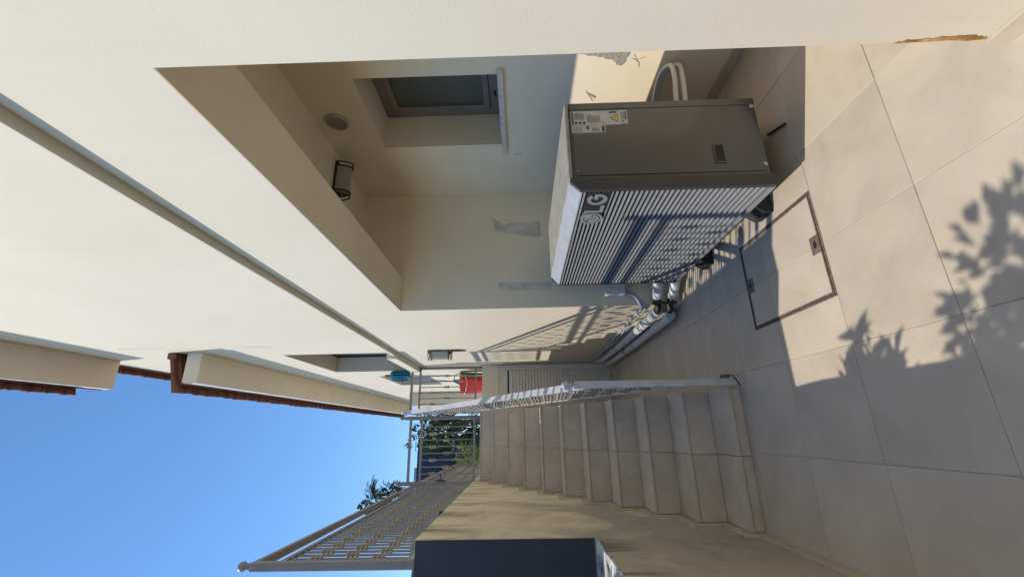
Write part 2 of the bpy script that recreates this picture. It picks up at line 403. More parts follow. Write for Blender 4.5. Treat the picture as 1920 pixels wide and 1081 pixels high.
# skirting in the alcove and along the near wall
MB().box(XB - .012, XB - .0005, YA, YB - .012, .001, .07, .001).ob('skirting', 'stair_tile', hs)
MB().box(XW - .012, XW - .0005, YN0, YA + .004, .001, .075, .001).ob('skirting', 'stair_tile', hs)
MB().box(XW - .010, XW - .0005, YB + .05, YE - .001, .001, .06, .001).ob('skirting', 'stair_tile', hs)
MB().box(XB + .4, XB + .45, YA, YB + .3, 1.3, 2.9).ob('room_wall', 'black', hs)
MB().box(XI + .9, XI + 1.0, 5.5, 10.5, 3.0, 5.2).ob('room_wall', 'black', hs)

# string course: rounded band, then a thicker balcony-like length with a stepped end
prof = [(XW + .02, 3.228), (XW - .048, 3.228), (XW - .053, 3.233), (XW - .053, 3.272), (XW - .047, 3.28), (XW + .02, 3.296)]
MB().prism(prof, 1, YN0, 5.84).ob('string_course', 'paint', hs)
prof = [(XW + .02, 3.21), (XW - .085, 3.21), (XW - .092, 3.217), (XW - .092, 3.35), (XW - .085, 3.357), (XW + .3, 3.37)]
MB().prism(prof, 1, 5.845, 7.36).ob('window_ledge', 'paint', hs)

# first-floor windows in the deep openings above the ledge
for (ya, yb, z0, z1) in ((5.88, 7.69, 3.40, 4.85), (8.4, 10.1, 3.34, 4.3)):
    wn = MB()
    wn.box(XI - .06, XI - .005, ya + .001, ya + .06, z0, z1 - .001); wn.box(XI - .06, XI - .005, yb - .06, yb - .001, z0, z1 - .001)
    wn.box(XI - .06, XI - .005, ya + .061, yb - .061, z1 - .06, z1 - .001); wn.box(XI - .06, XI - .005, ya + .061, yb - .061, z0, z0 + .06)
    wn.box(XI - .06, XI - .005, (ya + yb) / 2 - .04, (ya + yb) / 2 + .04, z0 + .061, z1 - .061)
    f_ = wn.ob('window_frame', 'alu_dark', hs)
    for a, b in ((ya + .06, (ya + yb) / 2 - .04), ((ya + yb) / 2 + .04, yb - .06)):
        MB().box(XI - .035, XI - .028, a, b, z0 + .06, z1 - .06).ob('pane', 'glass_dark', f_)

# alcove window: taupe frame and sash set deep in the reveal, marble sill
ya, yb, z0, z1, xf = 2.25, 2.99, 1.60, 2.592, 2.61
fr = MB()
fr.box(xf, xf + .06, ya + .001, ya + .07, z0, z1 - .001, .002); fr.box(xf, xf + .06, yb - .07, yb - .001, z0, z1 - .001, .002)
fr.box(xf, xf + .06, ya + .071, yb - .071, z1 - .075, z1 - .001, .002); fr.box(xf, xf + .06, ya + .071, yb - .071, z0, z0 + .085, .002)
fo = fr.ob('window_frame', 'alu_taupe', hs)
sa = MB(); a, b, c, d = ya + .074, yb - .074, z0 + .089, z1 - .079
sa.box(xf - .012, xf + .04, a, a + .05, c, d, .003); sa.box(xf - .012, xf + .04, b - .05, b, c, d, .003)
sa.box(xf - .012, xf + .04, a + .051, b - .051, d - .05, d, .003); sa.box(xf - .012, xf + .04, a + .051, b - .051, c, c + .05, .003)
sa.ob('sash', 'alu_taupe', fo)
MB().box(xf + .012, xf + .02, a + .04, b - .04, c + .04, d - .04).ob('pane', 'glass_dark', fo)
MB().box(xf - .006, xf + .001, 2.72, 2.78, z0 + .03, z0 + .048, .001).ob('drain_cap', 'black', fo)
MB().box(XB - .045, XB + .42, 2.20, 3.085, 1.555, 1.598, .006).ob('window_sill', 'marble', hs)

# patches, cracks and chips of the plaster (thin irregular pieces standing a few mm proud of the wall)
def blob(name, mat, plane, pts, t, parent, rag=.35, sub=5):
    """irregular outline through pts (2D) on a wall; plane = ('x', X, sign) or ('y', Y, sign)"""
    out = []
    n = len(pts); L = sum(math.dist(pts[i], pts[(i + 1) % n]) for i in range(n)) / n
    for i in range(n):
        a, b = pts[i], pts[(i + 1) % n]
        for k in range(sub):
            u = k / sub; j = rag * L * .12
            out.append((a[0] + (b[0] - a[0]) * u + random.uniform(-j, j), a[1] + (b[1] - a[1]) * u + random.uniform(-j, j)))
    ax, p, sg = plane; axis = 0 if ax == 'x' else 1
    bm = bmesh.new(); m = MB(); m.prism(out, axis, p, p + sg * t)
    return m.ob(name, mat, parent)
fy = YB - .0005
blob('cement_patch', 'cement', ('y', fy, -1), [(2.02, 1.74), (1.95, 1.62), (1.97, 1.26), (1.80, 1.25), (1.83, 1.52), (1.86, 1.70)], .003, hs)
blob('cement_patch', 'cement', ('y', fy, -1), [(1.335, 1.68), (1.325, 1.18), (1.25, 1.18), (1.255, 1.68)], .003, hs, .1)
bx = XB - .0005
blob('plaster_chip', 'cement_rough', ('x', bx, -1), [(2.00, 1.10), (2.105, 1.09), (2.125, 1.0), (2.135, .90), (2.165, .84), (2.215, .77), (2.19, .755), (2.12, .74), (2.0, .74)], .004, hs, .6)
blob('plaster_chip', 'cement_rough', ('x', bx, -1), [(2.44, .965), (2.47, .94), (2.50, .895), (2.485, .89), (2.455, .935)], .003, hs, .5)
def crack(axis, plane, sg, path, wd, parent, mat='crack', name='crack'):
    pts = []
    for (a, b) in zip(path[:-1], path[1:]):
        for k in range(6):
            u = k / 6; pts.append((a[0] + (b[0] - a[0]) * u + random.uniform(-1, 1) * wd * 1.5, a[1] + (b[1] - a[1]) * u + random.uniform(-1, 1) * wd * 1.5))
    pts.append(path[-1]); vs = []; fs = []
    for i, p in enumerate(pts):
        q = pts[min(i + 1, len(pts) - 1)]; r = pts[max(0, i - 1)]
        d = Vector((q[0] - r[0], q[1] - r[1])).normalized(); nn = Vector((-d.y, d.x)) * wd * random.uniform(.3, 1) * (0.15 if i in (0, len(pts) - 1) else 1)
        for s_ in (-1, 1):
            for h in (0, .0012):
                a, b = p[0] + nn.x * s_, p[1] + nn.y * s_
                vs.append((plane + sg * h, a, b) if axis == 0 else (a, plane + sg * h, b))
    for i in range(len(pts) - 1):
        o, e = i * 4, i * 4 + 4
        fs += [(o + 1, o + 3, e + 3, e + 1), (o, o + 1, e + 1, e), (o + 2, e + 2, e + 3, o + 3)]
    MB().add(vs, fs).ob(name, mat, parent)
crack(0, bx, -1, [(2.42, .97), (2.46, .95), (2.53, .90)], .0022, hs)
crack(0, bx, -1, [(2.16, .70), (2.19, .655), (2.23, .64)], .0035, hs)
crack(0, bx, -1, [(2.12, .70), (2.17, .67), (2.15, .62)], .0018, hs)
crack(0, bx, -1, [(3.12, 1.5), (3.14, 1.47), (3.11, 1.43)], .003, hs)
wx = XW - .0005
for path in ([(5.21, 6.62), (5.21, 6.33), (5.24, 6.05)], [(5.23, 5.0), (5.26, 4.8), (5.29, 4.66)]): crack(0, wx, -1, path, .006, hs)
blob('rust_stain', 'rust', ('x', wx, -1), [(.987, .345), (.978, .30), (.974, .2), (.972, .12), (.978, .085), (.987, .075)], .0012, hs, .3)

# eaves: soffit boxes with terracotta tiles laid out over their edge
def eave_tile_mesh(L=.36, wd=.208, t=.016):
    prof = [(-wd / 2, .0), (-wd * .36, .0), (-wd * .30, .016), (-wd * .2, .022), (-wd * .1, .016), (-wd * .03, .002), (wd * .3, .0), (wd / 2, .004)]
    pts = prof + [(y, z + t) for y, z in reversed(prof)]
    return MB().prism(pts, 0, 0, L)
cover = eave_tile_mesh().mesh('roof_tile', 'terracotta')
SL = R(17)
def eave(x_edge, z, y0, y1, tile_out, hbox, parent, tiles_y1=None, x_in=XW):
    bo = MB().box(x_edge, x_in - .0005, y0, y1, z, z + hbox, .004).ob('soffit_box', 'paint_soffit_bounce', parent)
    MB().box(x_edge - .012, x_edge - .0005, y0 + .004, y1, z + .01, z + hbox - .02).ob('fascia', 'gutter_line', parent)
    return bo
rf1 = MB()
def roof_slab(x0, x1, y0, y1, z0, th=.05):
    dz = (x1 - x0) * math.tan(SL)
    return MB().prism([(x0, z0), (x1, z0 + dz), (x1, z0 + dz + th), (x0, z0 + th)], 1, y0, y1)
def tile_rows(parent, x0, z0, ya, yb, rows, pitch=.212):
    n = int((yb - ya) / pitch)
    for r_ in range(rows):
        for i in range(n):
            dx = r_ * .30
            o = link('roof_tile', cover, parent, (x0 + dx + random.uniform(-.006, .006), ya + pitch * (i + .5) + random.uniform(-.002, .002), z0 + dx * math.tan(SL) + .068 + r_ * .018 + random.uniform(-.003, .003)))
            o.rotation_euler = (random.uniform(-.012, .012), -SL + random.uniform(-.012, .012), 0)
eave(.685, 7.35, YN0, 6.07, .11, .14, hs)
r1 = roof_slab(.66, 3.6, YN0, 6.05, 7.492).ob('upper_roof', 'verge', hs)
tile_rows(r1, .575, 7.45, 1.5, 5.92, 2)
r1b = roof_slab(1.05, 3.6, 6.055, 9.0, 7.702).ob('upper_roof', 'verge', hs)
tile_rows(r1b, .975, 7.665, 6.08, 8.9, 2)
eave(.69, 5.77, 5.57, 17.0, .11, .20, hs)
r2 = roof_slab(.66, XW - .002, 5.60, 17.0, 5.972, .05).ob('lower_roof', 'verge', hs)
tile_rows(r2, .565, 5.93, 5.648, 16.9, 1)
# verge over the near end of the lower roof
MB().prism([(.555, 5.995), (.985, 6.115), (1.0, 6.09), (1.075, 6.10), (1.075, 6.215), (1.0, 6.21), (.985, 6.165), (.555, 6.045)], 1, 5.535, 5.645).ob('verge_tile', 'verge', r2)
# wing that steps out over the far terrace
MB().box(.72, XW - .0005, 12.0, 16.9, ZT, 4.6).ob('rear_wing', 'paint', hs)

# ------------------------------------------------------------------ louvred door under the terrace
ld = thing('louvred_door', (.66, YE - .03, 0), 'cream louvred door set in the wall under the raised terrace', 'door')
dx0, dx1, dz1 = .285, 1.062, 1.80
f_ = MB(); yf0, yf1 = YE - .045, YE - .001
f_.box(dx0, dx0 + .085, yf0, yf1, .004, dz1, .003); f_.box(dx1 - .085, dx1, yf0, yf1, .004, dz1, .003)
f_.box(dx0 + .086, dx1 - .086, yf0, yf1, dz1 - .085, dz1, .003); f_.box(dx0 + .086, dx1 - .086, yf0, yf1, .004, .22, .003)
f_.ob('door_frame', 'louvre', ld)
MB().box(dx0 + .08, dx1 - .08, YE - .012, YE - .002, .2, dz1 - .08).ob('backing', 'black', ld)
sl = MB().prism([(-.02, -.028), (-.012, -.03), (.012, .026), (.004, .03)], 0, -(dx1 - dx0 - .176) / 2, (dx1 - dx0 - .176) / 2).mesh('slat', 'louvre')
k = 0; z = .255
while z < dz1 - .11:
    link('slat', sl, ld, ((dx0 + dx1) / 2, YE - .03, z)); z += .052
MB().box(.27, XW - .002, YE - .02, YE - .001, 1.86, ZT + .06, .004).ob('terrace_edge', 'paint_bounce', ut)

# ------------------------------------------------------------------ railings
def collar_mesh(s=1.0):
    p = [(.008, -.048)]
    for c in (-.03, 0, .03):
        p += [(.009, c - .014), (.019, c - .010), (.023, c - .003), (.023, c + .003), (.019, c + .010), (.009, c + .014)]
    p += [(.008, .048)]
    return MB().lathe([(r * s, h * s) for r, h in p], seg=10).mesh('collar', 'collar_paint')
COLLAR = collar_mesh()
balcache = {}
RM = 'rail_grey'
def baluster(parent, x, y, za, zb, hs_):
    L = (round(zb - za, 3), RM)
    if L not in balcache: balcache[L] = MB().box(-.0072, .0072, -.0072, .0072, 0, L[0]).mesh('baluster', RM)
    o = link('baluster', balcache[L], parent, (x, y, za))
    for h in hs_: link('collar', COLLAR, o, (x, y, za + h * L[0]))
def finial(parent, x, y, z):
    p = [(.012, 0), (.013, .012), (.022, .018), (.013, .026), (.016, .032), (.027, .045), (.030, .058), (.026, .072), (.014, .084), (.004, .09)]
    MB().lathe(p, (x, y, z), 14).ob('finial', RM, parent)
def post(parent, x, y, za, zb, s=.05, fin=True):
    MB().box(x - s / 2, x + s / 2, y - s / 2, y + s / 2, za, zb, .004).ob('post', RM, parent)
    MB().box(x - s * .8, x + s * .8, y - s * .8, y + s * .8, za, za + .008, .001).ob('base_plate', RM, parent)
    if fin: finial(parent, x, y, zb - .003)
def bar(parent, a, b, w_, h_, name):
    # rectangular bar from a to b (centre line); vertical ends
    a, b = Vector(a), Vector(b); d = (b - a); hd = Vector((d.x, d.y, 0)).normalized(); sd = Vector((-hd.y, hd.x, 0)) * w_ / 2; u = Vector((0, 0, h_ / 2))
    vs = [a - sd - u, a + sd - u, a + sd + u, a - sd + u, b - sd - u, b + sd - u, b + sd + u, b - sd + u]
    c = .003; return MB().add(vs, [(3, 2, 1, 0), (4, 5, 6, 7), (0, 1, 5, 4), (1, 2, 6, 5), (2, 3, 7, 6), (3, 0, 4, 7)]).ob(name, RM, parent)
def railing(parent, a, b, zt, zs, zb, pitch, ends=.03, handrail=.05):
    """a,b = (x,y,base z) ends; zt, zs, zb = heights of top bar, second bar, bottom bar above the base line"""
    A, B = Vector(a), Vector(b); up = lambda p, h: (p.x, p.y, p.z + h)
    bar(parent, up(A, zt), up(B, zt), handrail, .032, 'handrail'); bar(parent, up(A, zs), up(B, zs), .028, .028, 'upper_rail'); bar(parent, up(A, zb), up(B, zb), .028, .028, 'lower_rail')
    L = math.hypot(B.x - A.x, B.y - A.y); n = max(1, int((L - 2 * ends) / pitch)); off = (L - (n - 1) * pitch) / 2
    for i in range(n):
        p = A + (B - A) * ((off + i * pitch) / L)
        baluster(parent, p.x, p.y, p.z + zb + .012, p.z + zs - .012, (.26, .78) if i % 2 == 0 else (.52,))

XRL = -.77
lr = thing('wall_railing', (XRL, 3.09, 2.17), 'grey metal railing with ringed balusters on the high garden wall above the dark end', 'railing')
post(lr, XRL, 3.02, 2.17, 3.20)
railing(lr, (XRL, 3.045, 2.17), (XRL, 6.20, 2.17), 1.01, .87, .06, .0886)
post(lr, XRL, 6.22, 2.17, 3.20)
lr2 = thing('wall_railing', (XRL, 6.3, 2.17), 'grey metal wall railing running on past the gate along the terrace', 'railing')
post(lr2, XRL, 6.36, 2.17, 3.20)
railing(lr2, (XRL, 6.385, 2.17), (XRL, 14.0, 2.17), 1.01, .87, .06, .0886)
post(lr2, XRL, 14.02, 2.17, 3.20)
sb = MB().box(XRL + .06, XRL + .14, 3.98, 4.03, 2.172, 2.21, .006).ob('wall_clamp', 'black', lr)

XH = .292; RM = 'rail_paint'
sr = thing('stair_railing', (XH, 2.97, 0), 'white-topped sloping stair handrail with ringed balusters and ball finial', 'railing')
slope = (ZT - H1) / (YT - Y0)
post(sr, XH, 2.955, 0.0, 1.125)
ya_, yb_ = 2.98, 6.235
za_, zb_ = H1 + (ya_ - Y0) * slope, H1 + (yb_ - Y0) * slope
railing(sr, (XH, ya_, za_), (XH, yb_, zb_), .955, .85, .13, .0886)
post(sr, XH, 6.262, ZT - .35, ZT + 1.045)
MB().tube(bez([(XH - .03, 2.93, .012), (XH + .03, 2.92, .05), (XH + .045, 2.93, .09), (XH + .02, 2.95, .10)], 6), .005, 8).ob('base_bracket', 'hatch_metal', sr)
MB().box(XH + .026, XH + .05, 2.93, 2.98, .07, .12, .006).ob('bolt_plate', 'hatch_metal', sr)
RM = 'rail_grey'
sr2 = thing('landing_side_railing', (XH, 6.4, ZT), 'short level railing from the stair top back to the terrace edge', 'railing')
railing(sr2, (XH, 6.30, ZT), (XH, YE - .06, ZT), 1.06, .93, .12, .0886)

tr = thing('terrace_railing', (.66, YE + .03, ZT), 'grey terrace railing above the louvred door, fixed to the house wall', 'railing')
post(tr, 1.045, YE + .03, ZT + .06, 3.29, .045, False); post(tr, .32, YE + .03, ZT + .06, 3.40)
railing(tr, (.345, YE + .03, ZT + .06), (1.02, YE + .03, ZT + .06), 1.19, 1.05, .11, .092)

gt = thing('stair_gate', (-.21, 6.30, ZT), 'grey metal gate with ringed balusters closing the top of the stairs', 'gate')
post(gt, -.655, 6.32, ZT, 3.17); post(gt, .205, 6.32, ZT, 3.16)
railing(gt, (-.63, 6.32, ZT), (.18, 6.32, ZT), 1.0, .84, .09, .088, handrail=.032)
MB().box(-.625, -.60, 6.27, 6.30, 2.56, 2.68, .004).box(-.60, -.54, 6.28, 6.292, 2.61, 2.625, .002).ob('latch', 'ac_charcoal', gt)

# ------------------------------------------------------------------ heat pump in the alcove
AX0, AX1, AXB, AY0, AY1, AZ0, AZ1 = 1.178, 1.252, 1.742, 1.935, 3.43, .135, 1.205
ac = thing('heat_pump', ((AX0 + AXB) / 2, (AY0 + AY1) / 2, 0), 'large dark grey outdoor heat pump unit with slatted front in the alcove', 'heat pump')
MB().box(AX1, AXB, AY0 + .004, AY1 - .004, AZ0 + .01, AZ1 - .022, .004).ob('casing', 'ac_dark', ac)
sp_ = MB().box(1.275, 1.70, AY0 - .001, AY0 + .0035, AZ0 + .03, AZ1 - .035, .0015).ob('side_panel', 'ac_dark', ac)
MB().box(1.702, AXB + .004, AY0 - .002, AY0 + .0035, AZ0 + .012, AZ1 - .024, .0015).ob('corner_panel', 'ac_dark', ac)
MB().box(AX1 - .002, AXB + .006, AY0 - .004, AY1 + .004, AZ1 - .02, AZ1, .004).ob('lid', 'ac_top', ac)
# front cover: chamfered hood over the top, charcoal cheeks, bottom bar
cover_ = ac
MB().prism([(AX1 - .003, AZ1 - .002), (AX0 + .012, AZ1 - .052), (AX0 + .003, AZ1 - .06), (AX0 + .003, AZ1 - .068), (AX0 + .03, AZ1 - .068), (AX1 - .003, AZ1 - .03)], 1, AY0 + .012, AY1 - .012).ob('front_hood', 'ac_hood', ac)
for ya, yb in ((AY0 - .012, AY0 + .011), (AY1 - .011, AY1 + .012)):
    MB().prism([(AX1 - .002, AZ0 - .008), (AX1 - .002, AZ1 - .004), (AX1 - .02, AZ1 - .004), (AX0 + .002, AZ1 - .055), (AX0 + .002, AZ0 + .006), (AX0 + .02, AZ0 - .012)], 1, ya, yb).ob('cheek', 'ac_charcoal', ac)
MB().box(AX0 + .004, AX1 - .003, AY0 + .012, AY1 - .012, AZ0 - .008, AZ0 + .016, .003).ob('bottom_bar', 'ac_slat', ac)
MB().box(AX0 + .045, AX1 - .003, AY0 + .012, AY1 - .012, AZ0 + .017, AZ1 - .07).ob('grille_backing', 'black', ac)
Ls = (AY1 - AY0 - .026) / 2; z = AZ1 - .082; k = 0
while z > AZ0 + .03:
    u = (AZ1 - z) / (AZ1 - AZ0); h = .0036 + .0036 * u; pitch = .0235 + .0085 * u
    MB().prism([(0, -h), (.003, -h - .001), (.013, h * .5), (.013, h), (.010, h + .001), (.0, h * .3)], 1, -Ls, Ls).ob('slat', 'ac_slat', ac, (AX0 + .002, (AY0 + AY1) / 2, z))
    z -= pitch
rib = MB().box(-.003, .003, -.003, .003, 0, AZ1 - AZ0 - .09).mesh('rib', 'ac_charcoal')
for i in range(1, 18): link('rib', rib, ac, (AX0 + .04, AY0 + .012 + i * (AY1 - AY0 - .024) / 18, AZ0 + .018))
# emblem: ring disc with an L and a dot, then the letters
MB().box(AX0 - .0005, AX0 + .004, 1.952, 2.165, .985, 1.112).ob('emblem_plate', 'black', ac)
def to_world(pts2, c_y, c_z, t0, t1):
    return [(AX0 - t0, c_y - p[0], c_z + p[1]) for p in pts2], [(AX0 - t1, c_y - p[0], c_z + p[1]) for p in pts2]
def flat(pts2, c_y, c_z, t0, t1, name, mat, parent):
    a, b = to_world(pts2, c_y, c_z, t0, t1); n = len(pts2)
    return MB().add(a + b, [tuple(range(n)), tuple(range(2 * n - 1, n - 1, -1))] + [(i, n + i, n + (i + 1) % n, (i + 1) % n) for i in range(n)]).ob(name, mat, parent)
circ = lambda r, n=28: [(r * math.cos(2 * math.pi * i / n), r * math.sin(2 * math.pi * i / n)) for i in range(n)]
CY, CZ = 2.222, 1.050
flat(circ(.063), CY, CZ, -.003, .009, 'emblem_disc', 'logo_grey', ac)
def ring(r0, r1, a0, a1, n, cy, cz, t0, t1, name, mat, parent):
    o = [(r1 * math.cos(a0 + (a1 - a0) * i / n), r1 * math.sin(a0 + (a1 - a0) * i / n)) for i in range(n + 1)]
    q = [(r0 * math.cos(a0 + (a1 - a0) * i / n), r0 * math.sin(a0 + (a1 - a0) * i / n)) for i in range(n + 1)]
    vs = []
    for t in (t0, t1):
        for p in o + q: vs.append((AX0 - t, cy - p[0], cz + p[1]))
    k = n + 1; fs = []
    for i in range(n):
        fs += [(i, i + 1, k + i + 1, k + i), (2 * k + i, 3 * k + i, 3 * k + i + 1, 2 * k + i + 1), (i, 2 * k + i, 2 * k + i + 1, i + 1), (k + i, k + i + 1, 3 * k + i + 1, 3 * k + i)]
    fs += [(0, k, 3 * k, 2 * k), (n, 2 * k + n, 3 * k + n, k + n)]
    MB().add(vs, fs).ob(name, mat, parent)
ring(.043, .048, R(70), R(360), 30, CY, CZ, .0092, .0105, 'emblem_mark', 'ac_charcoal', ac)
flat([(-.008, .026), (-.003, .026), (-.003, -.019), (.014, -.019), (.014, -.024), (-.008, -.024)], CY, CZ, .0092, .0105, 'emblem_mark', 'ac_charcoal', ac)
flat([(p[0] - .022, p[1] + .022) for p in circ(.007, 12)], CY, CZ, .0092, .0105, 'emblem_mark', 'ac_charcoal', ac)
flat([(.014, -.002), (.046, -.002), (.046, .003), (.014, .003)], CY, CZ, .0092, .0105, 'emblem_mark', 'ac_charcoal', ac)
# letters L G
LW = .019
flat([(-.04, .052), (-.04 + LW, .052), (-.04 + LW, -.033), (.036, -.033), (.036, -.052), (-.04, -.052)], 2.112, CZ, -.001, .006, 'letter', 'logo_grey', ac)
ring(.034, .054, R(42), R(360), 24, 2.012, CZ, -.001, .006, 'letter', 'logo_grey', ac)
flat([(.004, .017), (.054, .017), (.054, -.002), (.004, -.002)], 2.012, CZ, -.001, .0062, 'letter', 'logo_grey', ac)
# stickers on the near side
yq = AY0 - .0012
def sticker(x0, x1, z0, z1):
    return MB().box(x0, x1, yq - .0008, yq, z0, z1).ob('sticker', 'sticker_white', ac)
def pr_(par, x0, x1, z0, z1, mat='print_dark'): MB().box(x0, x1, yq - .0014, yq - .0009, z0, z1).ob('print', mat, par)
s1 = sticker(1.594, 1.690, .895, 1.172); s2 = sticker(1.598, 1.692, .858, .894); s3 = sticker(1.545, 1.592, .985, 1.170)
pr_(s1, 1.600, 1.686, 1.158, 1.168)
for i in range(9): pr_(s1, 1.632, 1.632 + random.uniform(.035, .052), 1.100 + i * .006, 1.1026 + i * .006)
for i in range(12): pr_(s1, 1.604 + random.uniform(0, .01), 1.604 + random.uniform(.05, .066), 1.010 + i * .0062, 1.0125 + i * .0062)
pr_(s1, 1.604, 1.610, .985, .993); pr_(s1, 1.604, 1.610, .997, 1.003)
for i in range(3): MB().lathe([(.009, yq - .0014), (.009, yq - .0009)], (1.611, 0, 1.10 + i * .022), 14, 'y').ob('print', 'print_dark', s1)
pr_(s1, 1.672, 1.684, .915, .958)
def tri(x, z, s, dy0, dy1, mat, par):
    MB().prism([(x + s, z - s * .0 - s * .6), (x - s, z - s * .6), (x, z + s)], 1, yq - dy0, yq - dy1).ob('print', mat, par)
tri(1.638, .927, .028, .0014, .0009, 'print_dark', s1); tri(1.638, .926, .021, .0018, .0015, 'warn_yellow', s1); tri(1.638, .925, .006, .0021, .0019, 'print_dark', s1)
pr_(s2, 1.626, 1.682, .864, .872); tri(1.616, .884, .007, .0014, .0009, 'print_dark', s2)
for i in range(4): pr_(s2, 1.630, 1.676, .876 + i * .0045, .8775 + i * .0045)
for i in range(4): pr_(s3, 1.550, 1.587, 1.118 + i * .012, 1.121 + i * .012)
for i in range(7): pr_(s3, 1.551, 1.578, 1.02 + i * .006, 1.0225 + i * .006)
pr_(s3, 1.566, 1.588, 1.075, 1.09); pr_(s3, 1.55, 1.588, .990, 1.006)
# recessed grip and screws
gp = MB(); hx, hz = 1.387, .395
for a, b, c, d in ((-.06, .06, .022, .03), (-.06, .06, -.03, -.022), (-.06, -.05, -.022, .022), (.05, .06, -.022, .022)):
    gp.box(hx + a, hx + b, AY0 - .006, AY0 - .0005, hz + c, hz + d, .001)
go = gp.ob('grip', 'ac_dark', ac); MB().box(hx - .05, hx + .05, AY0 - .003, AY0 - .0012, hz - .022, hz + .022).ob('grip_recess', 'black', go)
for x, z in ((1.315, .165), (1.69, .165), (1.30, AZ1 - .05), (1.62, AZ1 - .05)):
    MB().lathe([(.013 if z < .5 else .005, -.0012), (.012 if z < .5 else .005, -.005), (.006 if z < .5 else .002, -.007)], (x, AY0, z), 12, 'y').ob('screw', 'steel', ac)
for y in (2.27, 3.07):
    MB().prism([(AX0 + .0, .0), (AXB + .03, .0), (AXB + .02, AZ0 - .001), (AX0 + .06, AZ0 - .001), (AX0 - .002, .05)], 1, y - .065, y + .065).ob('foot', 'rubber', ac)

# ------------------------------------------------------------------ pipes, cables, hoses of the heat pump
for z0, zz, nm in ((.262, .205, 'upper of the two white insulated pipes running along the house wall'), (.085, .095, 'lower of the two white insulated pipes beside the patio floor')):
    pt = thing('insulated_pipe', (1.0, 5.3, 0), nm, 'pipe')
    MB().tube([(1.36, 3.40, z0 + .02), (1.135, 3.695, z0 * .35 + zz * .65)], .045, 16).ob('pipe_end', 'pipe_white', pt)
    MB().tube(bez([(1.14, 3.69, z0 * .35 + zz * .65), (1.09, 3.745, zz + .008), (1.05, 3.78, zz + .003), (1.02, 3.83, zz)], 5), .030, 12).ob('valve', 'valve', pt)
    MB().tube([(1.085, 3.72, zz + .062), (1.085, 3.72, zz - .045)], .014, 8).ob('valve_stem', 'valve', pt)
    xx = XW - .055 - (0.045 if zz < .15 else 0)
    path = [(xx + .01, 3.80, zz), (xx, 3.95, zz), (xx, 4.8, zz - .006), (xx - .005, 5.55, zz)]
    pp = bez(path, 14); MB().tube(pp, [.045 + random.uniform(-.0016, .0014) for _ in pp], 16).ob('insulation', 'pipe_white', pt)
    for y in (4.35, 5.1): MB().tube([(xx, y, zz - .002), (xx, y + .016, zz - .002)], .0485, 16).box(xx, XW - .001, y, y + .016, zz - .02, zz + .02, .001).ob('bracket', 'steel', pt)
    pp = bez([(xx - .005, 5.552, zz), (xx + .0, 6.3, zz + .012), (xx + .02, 6.75, zz + .03), (XW + .01, 7.02, zz + .05)], 12)
    MB().tube(pp, [.042 + random.uniform(-.002, .0015) for _ in pp], 16).ob('insulation', 'pipe_white', pt)
    MB().tube([(xx - .005, 5.54, zz), (xx - .005, 5.565, zz)], .0465, 16).ob('joint_tape', 'black', pt)
    for y in (3.86, 3.93): MB().tube([(xx + .004, y, zz), (xx + .004, y + .022, zz)], .0475, 16).ob('clip', 'white_plastic', pt)
jb = thing('junction_box', (1.23, 3.73, .6), 'small pale grey junction box on the alcove wall beside the heat pump', 'junction box')
MB().box(1.166, 1.292, 3.705, YB - .004, .505, .697, .006).ob('box', 'box_grey', jb)
MB().box(1.170, 1.288, 3.697, 3.7045, .509, .693, .004).ob('lid', 'box_grey', jb)
MB().prism([(1.20, .52), (1.205, .52), (1.25, .66), (1.245, .66)], 1, 3.6955, 3.6968).ob('print', 'sticker_white', jb)
for k, (dz, nm) in enumerate(((.0, 'grey electrical conduit dropping from the junction box along the wall'), (.035, 'thin grey conduit under another one, above the white pipes'))):
    wv = lambda a: random.uniform(-.008, .008)
    pts = [(1.22 - k * .03, 3.735, .50), (1.20 - k * .03, 3.735, .44), (1.12 - k * .02, 3.735, .395 - dz), (1.06, 3.76, .36 - dz), (XW - .02, 3.9, .345 - dz)]
    for y in (4.3, 4.7, 5.1, 5.5, 5.9, 6.3, 6.7, 7.0): pts.append((XW - .018 + wv(0) * .3, y, .345 - dz - (y - 3.9) * .012 + wv(0)))
    t = thing('conduit', (XW - .02, 5.2, .3), nm, 'conduit'); MB().tube(bez(pts, 6), .0135, 10).ob('tube', 'cable_grey', t)
    MB().tube([(XW - .019, 3.93, .343 - dz), (XW - .019, 3.99, .342 - dz)], .018, 10).ob('sleeve', 'white_plastic', t)
tg = thing('feed_cable', (1.3, 3.7, .5), 'dark grey cable looping from heat pump to junction box', 'cable')
MB().tube(bez([(1.40, 3.42, .50), (1.34, 3.6, .46), (1.26, 3.72, .45), (1.25, 3.735, .52)], 8), .009, 8).ob('tube', 'cable_grey', tg)
for k, (yy, zz, lab) in enumerate(((2.215, .47, 'white hose arching from the alcove back wall, the longer bend'), (2.19, .40, 'white hose arching from the alcove back wall, the lower bend'))):
    t = thing('drain_hose', (2.1, yy, zz), lab, 'hose')
    MB().tube(bez([(1.735, 2.13 + k * .0, .50 - k * .06), (1.9, 2.10, .495 - k * .055), (2.08, 2.10, .48 - k * .05), (2.2, 2.13, .475 - k * .05), (2.245, 2.2, .49 - k * .03), (2.25, 2.29, .50 - k * .02), (2.26, 2.5, .47 - k * .02)], 8), .015, 12).ob('tube', 'hose', t)

